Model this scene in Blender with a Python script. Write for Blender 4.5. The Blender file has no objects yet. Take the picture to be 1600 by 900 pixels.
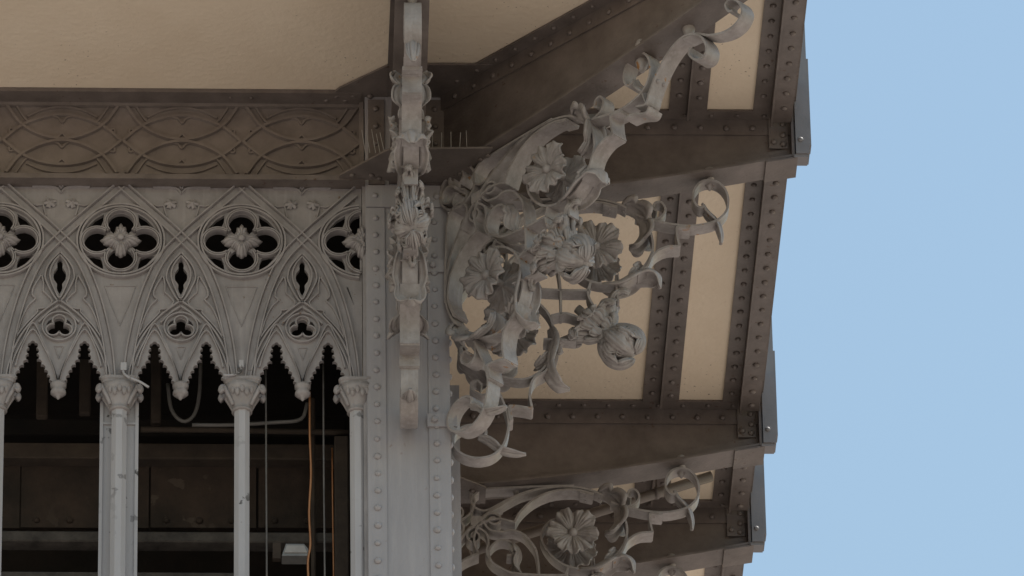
import bpy, bmesh, math, random
from mathutils import Vector, Matrix
random.seed(7)
SC = bpy.context.scene
COL = SC.collection
R_ = math.radians

# ------------------------------------------------------------------ camera
FPX, TH, PSI, ROLL, DIST = 13500.0, R_(33.0), R_(2.6), 0.018, 54.0
Fw = Vector((math.sin(PSI)*math.cos(TH), math.cos(PSI)*math.cos(TH), math.sin(TH)))
Rt0 = Vector((math.cos(PSI), -math.sin(PSI), 0))
Up0 = Rt0.cross(Fw)
Rt = (Rt0*math.cos(ROLL) - Up0*math.sin(ROLL)).normalized()
Up = Rt.cross(Fw).normalized()
CAM = -DIST*(Fw + Rt*((570-800)/FPX) + Up*((450-140)/FPX))
cd = bpy.data.cameras.new('camera'); cam = bpy.data.objects.new('camera', cd); COL.objects.link(cam)
cd.sensor_width = 36; cd.lens = FPX/1600*36; cd.clip_start = 1; cd.clip_end = 6000
cam.matrix_world = Matrix(((Rt.x, Up.x, -Fw.x, CAM.x), (Rt.y, Up.y, -Fw.y, CAM.y), (Rt.z, Up.z, -Fw.z, CAM.z), (0, 0, 0, 1)))
SC.camera = cam
def ray(px, py): return Fw + Rt*((px-800)/FPX) + Up*((450-py)/FPX)
def W(px, py, Y=0.0):                       # point of the vertical plane Y seen at a photo pixel
    d = ray(px, py); return CAM + d*((Y-CAM.y)/d.y)
def WZ(px, py, Z=0.0):                      # point of the horizontal plane Z seen at a photo pixel
    d = ray(px, py); return CAM + d*((Z-CAM.z)/d.z)

# ------------------------------------------------------------------ world, sun, exposure
SUN_EL, SUN_AZ = R_(62), R_(86)             # azimuth measured from +Y (behind the tower) towards +X
wd = bpy.data.worlds.new('World'); SC.world = wd; wd.use_nodes = True
nt = wd.node_tree; bg = nt.nodes['Background']
sky = nt.nodes.new('ShaderNodeTexSky'); sky.sky_type = 'NISHITA'; sky.sun_disc = False
sky.sun_elevation = SUN_EL; sky.sun_rotation = SUN_AZ
sky.air_density = 2.2; sky.dust_density = 0.3; sky.ozone_density = 1.0; sky.altitude = 50
nt.links.new(sky.outputs[0], bg.inputs[0]); bg.inputs[1].default_value = 0.105
sd = bpy.data.lights.new('sun', 'SUN'); sun = bpy.data.objects.new('sun', sd); COL.objects.link(sun)
sd.energy = 5.0; sd.angle = R_(0.5); sd.color = (1, .94, .85)
sdir = Vector((math.sin(SUN_AZ)*math.cos(SUN_EL), math.cos(SUN_AZ)*math.cos(SUN_EL), math.sin(SUN_EL)))
sun.rotation_euler = sdir.to_track_quat('Z', 'Y').to_euler()
SC.view_settings.view_transform = 'Standard'; SC.view_settings.look = 'None'
SC.view_settings.exposure = 0.42; SC.view_settings.gamma = 1.0
SC.render.engine = 'CYCLES'
SC.cycles.max_bounces = 6; SC.cycles.diffuse_bounces = 4

# ------------------------------------------------------------------ materials
def mat(name, c1, c2, rough=.6, scale=6., bump=.15, bscale=60., spots=None, spot_amt=.62, spot_scale=25., streak=False, metal=0.0, streak2=False):
    m = bpy.data.materials.new(name); m.use_nodes = True
    n = m.node_tree.nodes; l = m.node_tree.links; b = n['Principled BSDF']
    tc = n.new('ShaderNodeTexCoord'); geo = n.new('ShaderNodeNewGeometry')
    mp = n.new('ShaderNodeMapping'); l.new(geo.outputs['Position'], mp.inputs[0])
    if streak: mp.inputs['Scale'].default_value = (1, 1, .18)
    no = n.new('ShaderNodeTexNoise'); no.inputs['Scale'].default_value = scale; no.inputs['Detail'].default_value = 8; no.inputs['Roughness'].default_value = .65
    l.new(mp.outputs[0], no.inputs['Vector'])
    cr = n.new('ShaderNodeValToRGB'); cr.color_ramp.elements[0].position = .32; cr.color_ramp.elements[1].position = .68
    cr.color_ramp.elements[0].color = (*c1, 1); cr.color_ramp.elements[1].color = (*c2, 1)
    l.new(no.outputs[0], cr.inputs[0]); col = cr.outputs[0]
    if spots:
        n2 = n.new('ShaderNodeTexNoise'); n2.inputs['Scale'].default_value = spot_scale; n2.inputs['Detail'].default_value = 4
        l.new(geo.outputs['Position'], n2.inputs['Vector'])
        r2 = n.new('ShaderNodeValToRGB'); r2.color_ramp.elements[0].position = spot_amt; r2.color_ramp.elements[1].position = spot_amt+.03
        r2.color_ramp.elements[0].color = (0, 0, 0, 1); r2.color_ramp.elements[1].color = (1, 1, 1, 1)
        l.new(n2.outputs[0], r2.inputs[0])
        n3 = n.new('ShaderNodeTexNoise'); n3.inputs['Scale'].default_value = 1.3; l.new(geo.outputs['Position'], n3.inputs['Vector'])
        r3 = n.new('ShaderNodeValToRGB'); r3.color_ramp.elements[0].position = .48; r3.color_ramp.elements[1].position = .62
        l.new(n3.outputs[0], r3.inputs[0])
        mu = n.new('ShaderNodeMath'); mu.operation = 'MULTIPLY'; l.new(r2.outputs[0], mu.inputs[0]); l.new(r3.outputs[0], mu.inputs[1])
        mx = n.new('ShaderNodeMix'); mx.data_type = 'RGBA'; mx.inputs[7].default_value = (*spots, 1)
        l.new(mu.outputs[0], mx.inputs[0]); l.new(col, mx.inputs[6]); col = mx.outputs[2]
    if streak2:                              # rain streaks and chalky runs in the old paint
        m2 = n.new('ShaderNodeMapping'); m2.inputs['Scale'].default_value = (14, 14, .9); l.new(geo.outputs['Position'], m2.inputs[0])
        n4 = n.new('ShaderNodeTexNoise'); n4.inputs['Scale'].default_value = 2.2; n4.inputs['Detail'].default_value = 6; l.new(m2.outputs[0], n4.inputs['Vector'])
        r4 = n.new('ShaderNodeValToRGB'); r4.color_ramp.elements[0].position = .52; r4.color_ramp.elements[1].position = .75
        r4.color_ramp.elements[1].color = (.45, .45, .45, 1); l.new(n4.outputs[0], r4.inputs[0])
        x4 = n.new('ShaderNodeMix'); x4.data_type = 'RGBA'; x4.inputs[7].default_value = (.43, .405, .40, 1)
        l.new(r4.outputs[0], x4.inputs[0]); l.new(col, x4.inputs[6]); col = x4.outputs[2]
    l.new(col, b.inputs['Base Color'])
    b.inputs['Roughness'].default_value = rough; b.inputs['Metallic'].default_value = metal
    nb = n.new('ShaderNodeTexNoise'); nb.inputs['Scale'].default_value = bscale; nb.inputs['Detail'].default_value = 5
    l.new(geo.outputs['Position'], nb.inputs['Vector'])
    bp = n.new('ShaderNodeBump'); bp.inputs['Strength'].default_value = bump; bp.inputs['Distance'].default_value = .01
    l.new(nb.outputs[0], bp.inputs['Height']); l.new(bp.outputs[0], b.inputs['Normal'])
    return m
M_ORN = mat('painted_ornament', (.235, .21, .195), (.37, .338, .322), .5, 9, .4, 34, (.30, .15, .055), .66, 18, streak2=True)
M_GIR = mat('shaded_iron_paint', (.112, .092, .081), (.185, .155, .139), .45, 5, .2, 55, (.10, .062, .042), .66, 30)  # same ironwork paint, with the shade under the platform put into its colour
M_PIL = mat('painted_pillar', (.28, .265, .27), (.37, .352, .362), .5, 3, .2, 60, (.20, .13, .09), .68, 24, streak=True, streak2=True)
M_TRA = mat('painted_tracery', (.25, .23, .225), (.345, .32, .317), .55, 5, .2, 60, (.17, .11, .075), .68, 22, streak2=True)
M_COLM = mat('chipped_column_paint', (.36, .35, .362), (.45, .44, .452), .55, 4, .15, 50, (.05, .045, .04), .605, 12, streak=True)
M_FRZ = mat('painted_frieze', (.155, .128, .112), (.22, .186, .165), .5, 6, .12, 60)
M_SOF = mat('cream_soffit', (.76, .63, .475), (.85, .725, .565), .8, 1.1, .5, 26, (.20, .14, .095), .67, 42)
M_POST = mat('grey_post_paint', (.17, .165, .17), (.22, .21, .215), .5, 4, .1, 60)
M_DARK = mat('interior_shade', (.008, .007, .006), (.022, .016, .012), .9, 2.2, .3, 20)  # near-black base colour stands in for the shade inside the tower
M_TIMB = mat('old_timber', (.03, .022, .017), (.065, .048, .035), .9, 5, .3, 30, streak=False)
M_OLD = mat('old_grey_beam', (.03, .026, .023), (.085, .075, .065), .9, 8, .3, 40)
M_COPP = mat('copper_pipe', (.42, .17, .07), (.55, .25, .11), .35, 9, .1, 60, metal=.7)
M_CABL = mat('grey_cable', (.10, .095, .09), (.16, .15, .14), .6, 9, .1, 60)
M_LAMP = mat('lamp_casing', (.16, .16, .155), (.24, .24, .23), .4, 9, .1, 60)
M_PIPE = mat('drain_pipe_paint', (.13, .105, .09), (.18, .15, .125), .45, 5, .1, 60)
M_GRND = mat('pale_paving', (.215, .185, .165), (.27, .235, .21), .9, .4, .2, 8)
M_WIRE = mat('steel_wire', (.30, .28, .26), (.40, .38, .35), .4, 9, .05, 60)

# ------------------------------------------------------------------ mesh helpers
class MB:
    def __init__(s): s.v = []; s.f = []
    def add(s, vs, fs):
        o = len(s.v); s.v += [tuple(v) for v in vs]; s.f += [tuple(i+o for i in f) for f in fs]; return s
    def box(s, x0, x1, y0, y1, z0, z1):
        return s.add([(x, y, z) for z in (z0, z1) for y in (y0, y1) for x in (x0, x1)],
                     [(0, 2, 3, 1), (4, 5, 7, 6), (0, 1, 5, 4), (2, 6, 7, 3), (0, 4, 6, 2), (1, 3, 7, 5)])
    def prism(s, poly, a, b, fn):           # poly of 2D points, extruded a..b ; fn(p, t) -> 3D
        n = len(poly)
        return s.add([fn(p, a) for p in poly]+[fn(p, b) for p in poly],
                     [tuple(range(n))[::-1], tuple(range(n, 2*n))]+[(i, (i+1) % n, n+(i+1) % n, n+i) for i in range(n)])
    def ribbon(s, pts, width, thick, fn=None, y0=0.0, taper=None):
        # flat strap whose centre line lies in the bracket plane (u, w down); width runs across the plane
        fn = fn or (lambda u, y, w: (u, y, -w))
        n = len(pts); vs = []; fs = []
        for i, p in enumerate(pts):
            a = pts[max(i-1, 0)]; b = pts[min(i+1, n-1)]
            t = Vector((b[0]-a[0], b[1]-a[1])); t = t.normalized() if t.length > 1e-9 else Vector((1, 0))
            nx, nw = -t.y, t.x; h = thick/2
            wd_ = width/2*(taper(i/(n-1)) if taper else 1)
            for sy, sn in ((-1, -1), (1, -1), (1, 1), (-1, 1)):
                vs.append(fn(p[0]+nx*h*sn, y0+sy*wd_, p[1]+nw*h*sn))
        for i in range(n-1):
            for k in range(4):
                fs.append((i*4+k, i*4+(k+1) % 4, i*4+4+(k+1) % 4, i*4+4+k))
        fs += [(3, 2, 1, 0), tuple((n-1)*4+k for k in range(4))]
        return s.add(vs, fs)
    def tube(s, pts, r, seg=8, taper=None):
        n = len(pts); vs = []; fs = []; pts = [Vector(p) for p in pts]
        ref = Vector((0.13, 0.31, 0.94))
        for i, p in enumerate(pts):
            t = (pts[min(i+1, n-1)]-pts[max(i-1, 0)]).normalized()
            a = t.cross(ref).normalized() if abs(t.dot(ref)) < .98 else t.cross(Vector((1, 0, 0))).normalized()
            b = t.cross(a); rr = r*(taper(i/(n-1)) if taper else 1)
            for k in range(seg):
                an = 2*math.pi*k/seg; vs.append(p+a*math.cos(an)*rr+b*math.sin(an)*rr)
        for i in range(n-1):
            for k in range(seg): fs.append((i*seg+k, i*seg+(k+1) % seg, (i+1)*seg+(k+1) % seg, (i+1)*seg+k))
        fs += [tuple(range(seg))[::-1], tuple((n-1)*seg+k for k in range(seg))]
        return s.add(vs, fs)
    def lathe(s, prof, seg=16, c=(0, 0, 0), sq=0.0):
        vs = []; fs = []; n = len(prof)
        for r, z in prof:
            for k in range(seg):
                an = 2*math.pi*(k+.5)/seg
                vs.append((c[0]+r*math.cos(an), c[1]+r*math.sin(an), c[2]+z))
        for i in range(n-1):
            for k in range(seg): fs.append((i*seg+k, i*seg+(k+1) % seg, (i+1)*seg+(k+1) % seg, (i+1)*seg+k))
        fs += [tuple(range(seg))[::-1], tuple((n-1)*seg+k for k in range(seg))]
        return s.add(vs, fs)
    def grid(s, P, nu, nv, thick=0.0):      # P(i,j) -> 3D sheet, given back face when thick
        vs = [Vector(P(i/(nu-1), j/(nv-1))) for i in range(nu) for j in range(nv)]
        fs = [(i*nv+j, i*nv+j+1, (i+1)*nv+j+1, (i+1)*nv+j) for i in range(nu-1) for j in range(nv-1)]
        return s.add(vs, fs)
    def mesh(s, name, m, smooth=False):
        me = bpy.data.meshes.new(name); me.from_pydata(s.v, [], s.f); me.update()
        bm = bmesh.new(); bm.from_mesh(me); bmesh.ops.recalc_face_normals(bm, faces=bm.faces); bm.to_mesh(me); bm.free()
        me.materials.append(m)
        if smooth: me.shade_smooth()
        return me
    def build(s, name, m, parent=None, smooth=False, loc=None):
        return link(name, s.mesh(name, m, smooth), parent, loc)
def link(name, me, parent=None, loc=None):
    o = bpy.data.objects.new(name, me); COL.objects.link(o)
    if parent: o.parent = parent
    if loc is not None: o.location = loc
    return o
def tag(o, label, cat, group=None):
    o['label'] = label; o['category'] = cat; o['kind'] = 'thing'
    if group: o['group'] = group
    return o
def thing(name, label, cat, loc=(0, 0, 0), group=None):
    o = bpy.data.objects.new(name, None); COL.objects.link(o); o.location = loc; o.empty_display_size = .1
    return tag(o, label, cat, group)
def structure(o): o['kind'] = 'structure'; return o
def solidify(o, t):
    md = o.modifiers.new('thickness', 'SOLIDIFY'); md.thickness = t; md.offset = 0; return o
def cr(pts, n=6, closed=False):             # Catmull-Rom through points
    P = [Vector(p) for p in pts]; out = []; N = len(P)
    rng = range(N if closed else N-1)
    for i in rng:
        p0 = P[(i-1) % N] if closed or i > 0 else P[0]*2-P[1]
        p1 = P[i]; p2 = P[(i+1) % N]
        p3 = P[(i+2) % N] if closed or i+2 < N else P[-1]*2-P[-2]
        for k in range(n):
            t = k/n
            out.append(.5*((2*p1)+(p2-p0)*t+(2*p0-5*p1+4*p2-p3)*t*t+(3*p1-p0-3*p2+p3)*t**3))
    if not closed: out.append(P[-1])
    return out
def rivet_mesh(m, r):
    prof = [(r, 0), (r*.93, r*.32), (r*.6, r*.66), (r*.22, r*.78)]
    return MB().lathe(prof, 10).mesh('rivet', m, True)
RV = {}
def rivet(parent, p, nrm, m, r=.019):
    k = (m.name, r)
    if k not in RV: RV[k] = rivet_mesh(m, r)
    o = link('rivet', RV[k], parent)
    off = Vector(p)+Vector([random.uniform(-.0025, .0025)*(1-abs(c)) for c in Vector(nrm).normalized()]); o.scale = [random.uniform(.9, 1.1)]*3
    o.rotation_euler = Vector(nrm).to_track_quat('Z', 'Y').to_euler(); o.location = off
    return o

# ------------------------------------------------------------------ key dimensions (metres)
XP = W(699, 320, .05).x                     # outer face of corner pillar
YP = .05                                    # its front face
G1, G2, G3 = WZ(1100, 186).y, WZ(1000, 638).y, WZ(1000, 793).y
G4 = G3+(G2-G1)
XE = WZ(1236, 195, -.08).x                  # platform edge
LG = XE-XP                                  # overhang
YF = YP-LG                                  # front edge of platform
XFB = W(637, 330, -.3).x                    # axis of the front cantilever
ZB = -.62                                   # top line of brackets at root
ZLOW = -6.5
XL = -7.0
print('DIMS', XP, G1, G2, G3, XE, LG, XFB, CAM[:])

# ------------------------------------------------------------------ ground
structure(MB().box(-1500, 1500, -1500, 1500, CAM.z-2.1, CAM.z-1.7).build('ground', M_GRND))

# ------------------------------------------------------------------ platform deck and cream soffit panels
structure(MB().box(XL-2, XE+.03, YF-.03, 14, .05, .22).build('platform_deck', M_GIR))
sof = thing('platform_soffit', 'cream painted ceiling panels under the overhanging platform', 'ceiling', (0, 0, 0))
def panel(label, poly):
    o = MB().prism(poly, 0, .045, lambda p, t: (p[0], p[1], t)).build('panel', M_SOF, sof)
    o['label'] = label; return o
fb0, fb1 = XFB-.06, XFB+.06
XJ = (WZ(1076, 170).x+WZ(1033, 600).x)/2    # joist line between tower and edge
panel('broad cream ceiling panel over the tracery front, left of the front bracket', [(XL, YF), (fb0, YF), (fb0, .3), (XL, .3)])
panel('cream ceiling panel between front bracket and diagonal girder', [(fb1, YF), (XE-.05, YF), (XP-.02, YP), (fb1, YP)])
panel('cream ceiling panel between diagonal girder and first side girder', [(XP, YP+.02), (XE-.03, YF+.04), (XE-.03, G1-.01), (XP, G1-.01)])
for a, b, nm in ((G1, G2, 'first and second'), (G2, G3, 'second and third')):
    panel('cream ceiling panel beside the tower between %s side girders' % nm, [(XP-1, a+.01), (XJ-.004, a+.01), (XJ-.004, b-.01), (XP-1, b-.01)])
    panel('narrow cream ceiling strip near the edge between %s side girders' % nm, [(XJ+.004, a+.01), (XE-.03, a+.01), (XE-.03, b-.01), (XJ+.004, b-.01)])
panel('cream ceiling panel past the third side girder', [(XP-1, G3+.01), (XE-.03, G3+.01), (XE-.03, 14), (XP-1, 14)])

# ------------------------------------------------------------------ cantilever girders
def girder(label, length, loc, rot, tipw=.33, root=.66, ext=.0, rv=True, splice=True):
    t = thing('cantilever_girder', label, 'girder', loc, 'riveted girders carrying the platform'); t.rotation_euler = (0, 0, rot)
    N = 24; bot = lambda u: -root+(root-tipw)*max(u/length, 0)**1.5
    us = [-ext+(length+ext)*i/N for i in range(N+1)]
    poly = [(-ext, -.004), (length, -.004)]+[(u, bot(u)) for u in us[::-1]]
    MB().prism(poly, -.007, .007, lambda p, y: (p[0], y, p[1])).build('web', M_GIR, t)
    fl = MB(); fl.ribbon([(u, -bot(u)+.008) for u in us], .21, .016); fl.build('bottom_flange', M_GIR, t)
    for sy in (-1, 1):
        a = MB(); a.box(0, length-.12, sy*.008 if sy > 0 else -.115, .115 if sy > 0 else -.008, -.018, -.005)
        a.box(0, length, .008 if sy > 0 else -.02, .02 if sy > 0 else -.008, -.13, -.0185); a.build('top_angle', M_GIR, t)
        a = MB(); fnb = lambda u, y, w: (u, y, -w)
        a.ribbon([(u, -bot(u)-.05) for u in us], .012, .1, fnb, sy*.014); a.build('bottom_angle', M_GIR, t)
        e = MB(); e.box(length-.14, length-.02, .0205 if sy > 0 else -.032, .032 if sy > 0 else -.0205, bot(length)+.09, -.02); e.build('end_stiffener', M_GIR, t)
        u = .12
        while u < length-.1:
            if sy < 0: rivet(t, (u, sy*.02, -.082), (0, sy, 0), M_GIR, .02)
            rivet(t, (u+.07, sy*.066, -.018), (0, 0, -1), M_GIR, .018); u += .165
        if sy < 0:
            for k, (du, dz) in enumerate(((-.05, -.06), (-.05, -.14), (-.11, -.19), (-.05, -.21))): rivet(t, (length+du, -.032, dz), (0, -1, 0), M_GIR, .021)
    MB().box(length-.004, length+.012, -.11, .11, bot(length)-.02, -.02).build('end_plate', M_GIR, t)
    if splice:
        us2 = [length-.17, length+.03]
        MB().ribbon([(u, -bot(min(u, length))+.026) for u in us2], .225, .012).build('splice_plate', M_GIR, t)
    return t
girder('topmost side girder in view, starting beside the corner pillar', LG, (XP, G1, 0), 0, ext=.2)
girder('middle of the three side girders, below the hanging lilies', LG, (XP, G2, 0), 0, ext=.5)
girder('lowest of the three side girders, at the bottom edge of the view', LG, (XP, G3, 0), 0, ext=.5)
girder('diagonal corner girder running to the platform corner', LG*1.40, (XP-.02, YP, 0), -R_(45.5), tipw=.33, ext=.1)
girder('front girder seen end on above the front bracket', LG, (XFB, YP, 0), -R_(90))

# joists and edge beams parallel to the side
def tbeam(name, label, x, y0, y1, wl, wr, dep, zr, group, rows):
    t = thing(name, label, 'beam', (x, (y0+y1)/2, 0), group); h = (y1-y0)/2
    MB().box(-wl, -.008, -h, h, -.02, -.004).build('left_flange', M_GIR, t)
    MB().box(-.007, .007, -h+.02, h+.02, -dep, -.004).build('stem', M_GIR, t)
    MB().box(.008, wr, -h, h, zr-.016, zr).build('right_flange', M_GIR, t)
    y = -h+.1
    while y < h-.05:
        rivet(t, (-wl*.52, y, -.02), (0, 0, -1), M_GIR, .021); rivet(t, (wr*.55, y+.03, zr-.016), (0, 0, -1), M_GIR, .021); y += .165
    return t
bays = ((YF+.05, G1-.1, 'in front of the first side girder'), (G1+.12, G2-.12, 'between first and second side girders'), (G2+.12, G3-.12, 'between second and third side girders'), (G3+.12, G3+1.4, 'past the third side girder'))
for y0, y1, s in bays:
    tbeam('edge_beam', 'riveted edge beam along the sky side '+s, XE-.125, y0, y1, .115, .125, .11, -.075, 'edge beams of the platform', 2)
    if y0 < 0: y0 = YP-(XJ-XP)+.22
    tbeam('soffit_joist', 'riveted ceiling joist '+s, XJ, y0, y1, .12, .12, .07, -.004, 'joists under the cream ceiling', 2)
# parapet posts at girder tips
for y, s in ((G1, 'first'), (G2, 'second'), (G3, 'third')):
    t = thing('parapet_post', 'grey upright parapet post at the tip of the %s side girder' % s, 'post', (XE+.02, y, -.34), 'parapet posts along the sky side')
    MB().box(0, .085, -.13, .0, 0, 1.5).build('shaft', M_POST, t)
    MB().box(.0855, .097, -.125, -.03, .06, .72).build('cover_strip', M_POST, t)
    MB().box(-.012, .075, -.12, -.02, -.022, -.001).build('foot_plate', M_POST, t)
    for z in (.1,): rivet(t, (.03, -.13, z), (0, -1, 0), M_POST, .018)

# ------------------------------------------------------------------ corner pillar
pl = thing('corner_pillar', 'grey riveted iron corner pillar beside the tracery', 'pillar', (0, 0, 0))
MB().box(0.0, XP, YP, .62, ZLOW, -.02).build('core', M_PIL, pl)
ztop = W(640, 326, YP).z
MB().box(.004, .118, YP-.012, YP-.001, ZLOW, ztop-.004).build('left_angle', M_PIL, pl)
MB().box(XP-.13, XP+.001, YP-.012, YP-.001, ZLOW, ztop-.004).build('right_angle', M_PIL, pl)
MB().box(.004, XP, YP-.02, YP-.001, ztop, ztop+.16).build('splice_plate', M_PIL, pl)
zr = ztop-.08
while zr > -4.2:
    rivet(pl, (.062, YP-.012, zr), (0, -1, 0), M_PIL, .021); rivet(pl, (XP-.085, YP-.012, zr-.03), (0, -1, 0), M_PIL, .021)
    rivet(pl, (XP, YP+.06, zr), (1, 0, 0), M_PIL, .023); zr -= .124
for x in (.06, .2, .34, XP-.07): rivet(pl, (x, YP-.02, ztop+.08), (0, -1, 0), M_PIL, .021)
MB().box(.02, .12, YP-.014, YP-.001, ztop+.17, -.05).build('upper_angle', M_GIR, pl)
MB().box(XP-.13, XP-.005, YP-.014, YP-.001, ztop+.17, -.05).build('upper_angle', M_GIR, pl)
for k in range(4):
    rivet(pl, (.07, YP-.014, -.12-k*.13), (0, -1, 0), M_GIR, .02); rivet(pl, (XP-.07, YP-.014, -.12-k*.13), (0, -1, 0), M_GIR, .02)
for py in (660, 419):                        # lugs that hold the diagonal bracket
    z = W(680, py, YP).z
    lg = MB().box(XP-.14, XP+.04, YP-.03, YP-.013, z-.045, z+.045).build('lug', M_PIL, pl)
    b = MB().lathe([(.022, 0), (.022, .016), (.012, .024)], 6).build('bolt', M_PIL, lg, loc=(XP-.095, YP-.031, z)); b.rotation_euler = (R_(90), 0, 0)
xr = W(720, 800, .64).x
MB().box(XP-.05, xr, .625, .66, ZLOW, W(720, 604, .64).z).build('rear_flange', M_PIL, pl)
t = thing('rear_pillar', 'brown iron side pillar half hidden behind the corner pillar', 'pillar', (XP, G2, ZLOW))
MB().box(-.45, 0, -.25, .25, 0, -ZLOW-.02).build('core', M_GIR, t)
MB().box(.001, .012, -.18, .18, 0, -ZLOW-.1).build('face_plate', M_GIR, t)

# gussets (horizontal corner plates) at ceiling and at bottom-flange level
t = thing('ceiling_gusset', 'dark riveted corner plates against the cream ceiling over the pillar', 'gusset', (0, 0, -.01))
gl = [WZ(505, 158, -.02), WZ(530, 138, -.02), WZ(606, 102, -.02), WZ(606, 170, -.02), WZ(505, 170, -.02)]
MB().prism([(p.x, p.y) for p in gl], -.012, 0, lambda p, z: (p[0], p[1], z)).build('left_plate', M_GIR, t)
gr = [WZ(662, 101, -.02), WZ(770, 101, -.02), WZ(705, 150, -.02), WZ(662, 165, -.02)]
MB().prism([(p.x, p.y) for p in gr], -.012, 0, lambda p, z: (p[0], p[1], z)).build('right_plate', M_GIR, t)
for px, py in ((510, 156), (526, 150), (539, 156), (552, 149), (578, 150), (592, 157)):
    p = WZ(px, py, -.02); rivet(t, (p.x, p.y, -.0125), (0, 0, -1), M_GIR, .02)
zg = -.665
t = thing('flange_gusset', 'brown horizontal corner plate wrapping the pillar under the girders', 'gusset', (0, 0, zg))
pg = [(530, 272), (606, 232), (668, 230), (770, 229), (752, 262), (690, 282), (530, 277)]
pp = [WZ(a, b, zg) for a, b in pg]
MB().prism([(p.x, p.y) for p in pp], -.014, .0, lambda p, z: (p[0], p[1], z)).build('plate', M_GIR, t)
for px, py in ((550, 270), (580, 271), (592, 276), (705, 278), (719, 268), (735, 258), (751, 246), (762, 240)):
    p = WZ(px, py, zg); rivet(t, (p.x, p.y, -.014), (0, 0, -1), M_GIR, .02)
t = thing('bird_spikes', 'thin upright bird spikes on the corner plate beside the front bracket', 'bird spikes', (0, 0, zg))
for k, px in enumerate((571, 578, 587, 594, 601, 668, 676, 690, 705, 718, 730)):
    p = WZ(px, 236, zg); dx = (-.03 if px < 640 else 0)+random.uniform(-.01, .01)
    MB().tube([(p.x, p.y+.02, 0), (p.x+dx, p.y+.02, .16+random.uniform(-.02, .02))], .0025, 5).build('spike', M_WIRE, t)
# second girder's root gusset
t = thing('root_gusset', 'triangular plate at the root of the second side girder', 'gusset', (XP, G2, -.675))
MB().prism([(0, -.34), (.02, -.34), (.36, -.1), (.36, .1), (0, .1)], -.012, 0, lambda p, z: (p[0], p[1], z)).build('plate', M_GIR, t)
for u, v in ((.08, -.12), (.18, -.1), (.27, -.06)): rivet(t, (u, v, -.012), (0, 0, -1), M_GIR, .02)

# ------------------------------------------------------------------ scroll bracket
q = lambda x, y: ((x-683)/236., (y-763)/198.)
def sw(pts):                                 # the lower half mirrors the upper one, bent clear of the pillar face
    out = []
    for a, b in pts:
        k = min(max((a-.95)/.6, 0), 1); k = k*k*(3-2*k); out.append((b+.15*k, a*(1+.095*k)))
    return out
BW = .105; TK = .014
def leaf_mesh(name, spine, width, lobes=4, wrap=1.25, depth=.9, flutes=5, side=1, amp=.009, lamp=.2):
    sp = cr([Vector((p[0], p[1])) for p in spine], 7); n = len(sp)
    def P(s, tt):
        i = min(int(s*(n-1)+.5), n-1); p = sp[i]
        a = sp[max(i-1, 0)]; b = sp[min(i+1, n-1)]; tg = (b-a).normalized(); nr = Vector((-tg.y, tg.x))*side
        t = tt*2-1
        env = (math.sin(math.pi*(s*.86+.12))**.7)
        lob = 1+lamp*(abs(math.sin(lobes*math.pi*s))**.6-.75)
        wv = width*env*(1+(lob-1)*min(1, max(0, (abs(t)-.3)/.4)))
        h = -wv*(1-math.cos(t*wrap))*depth+amp*math.cos(t*math.pi*flutes+s*3)*env+amp*1.2*math.cos(t*math.pi*2.2)+amp*.45*math.sin(t*math.pi*13)*env*abs(t)
        back = .03*abs(t)*math.cos(lobes*2*math.pi*s)*env*width/.1
        c = p+nr*(h+.012)-tg*back*.4
        return (c.x, wv*math.sin(t*wrap), -c.y)
    o = MB().grid(P, n, 31)
    return o
def flower_mb(R=.168):
    b = MB(); nr, na = 12, 200
    def prof(r, a):
        wob = .12*math.sin(2*a+.7)+.07*math.sin(3*a+2)
        n_ = abs(math.cos(3*a+wob))**9            # notches between six petals
        rad = 1-.09*n_*r**2+.03*math.sin(9*a)*r**3+.03*math.cos(24*a+wob)*r**6+.05*math.sin(5*a)*r
        z = .05+.50*r-.62*max(0, r-.62)**1.15-.40*n_*r*(1.25-r)+.06*math.cos(33*a)*r*(1.3-r)+.13*math.sin(14*a+1)*r**4+.10*math.sin(2*a+1)*r
        return R*r*rad, R*z*.8
    vs = []; fs = []
    for i in range(nr+1):
        r = i/nr
        for k in range(na):
            a = 2*math.pi*k/na; rr, z = prof(max(r, .03), a); vs.append((rr*math.cos(a), -z, rr*math.sin(a)))
    for i in range(nr):
        for k in range(na): fs.append((i*na+k, i*na+(k+1) % na, (i+1)*na+(k+1) % na, (i+1)*na+k))
    return b.add(vs, fs)
M_FLOWER = flower_mb().mesh('flower', M_ORN, True)
M_BOSS = MB().lathe([(.03, -.012), (.032, .01), (.022, .028), (.008, .035)], 12).mesh('flower_centre', M_ORN, True)
def petal_mb(R, ax):                         # fat ribbed petal of the lily bulb, along +x
    def P(s, t):
        a = (t*2-1)*1.9; rad = R*(math.sin(math.pi*min(1, .1+s*.85))**.6)
        rad *= 1+.05*math.cos(a*7)
        x = R*2.0*s; dro = -.5*R*s*s
        return (x, rad*math.sin(a)*.8, rad*math.cos(a)*.62+dro)
    return MB().grid(P, 14, 25)
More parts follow.
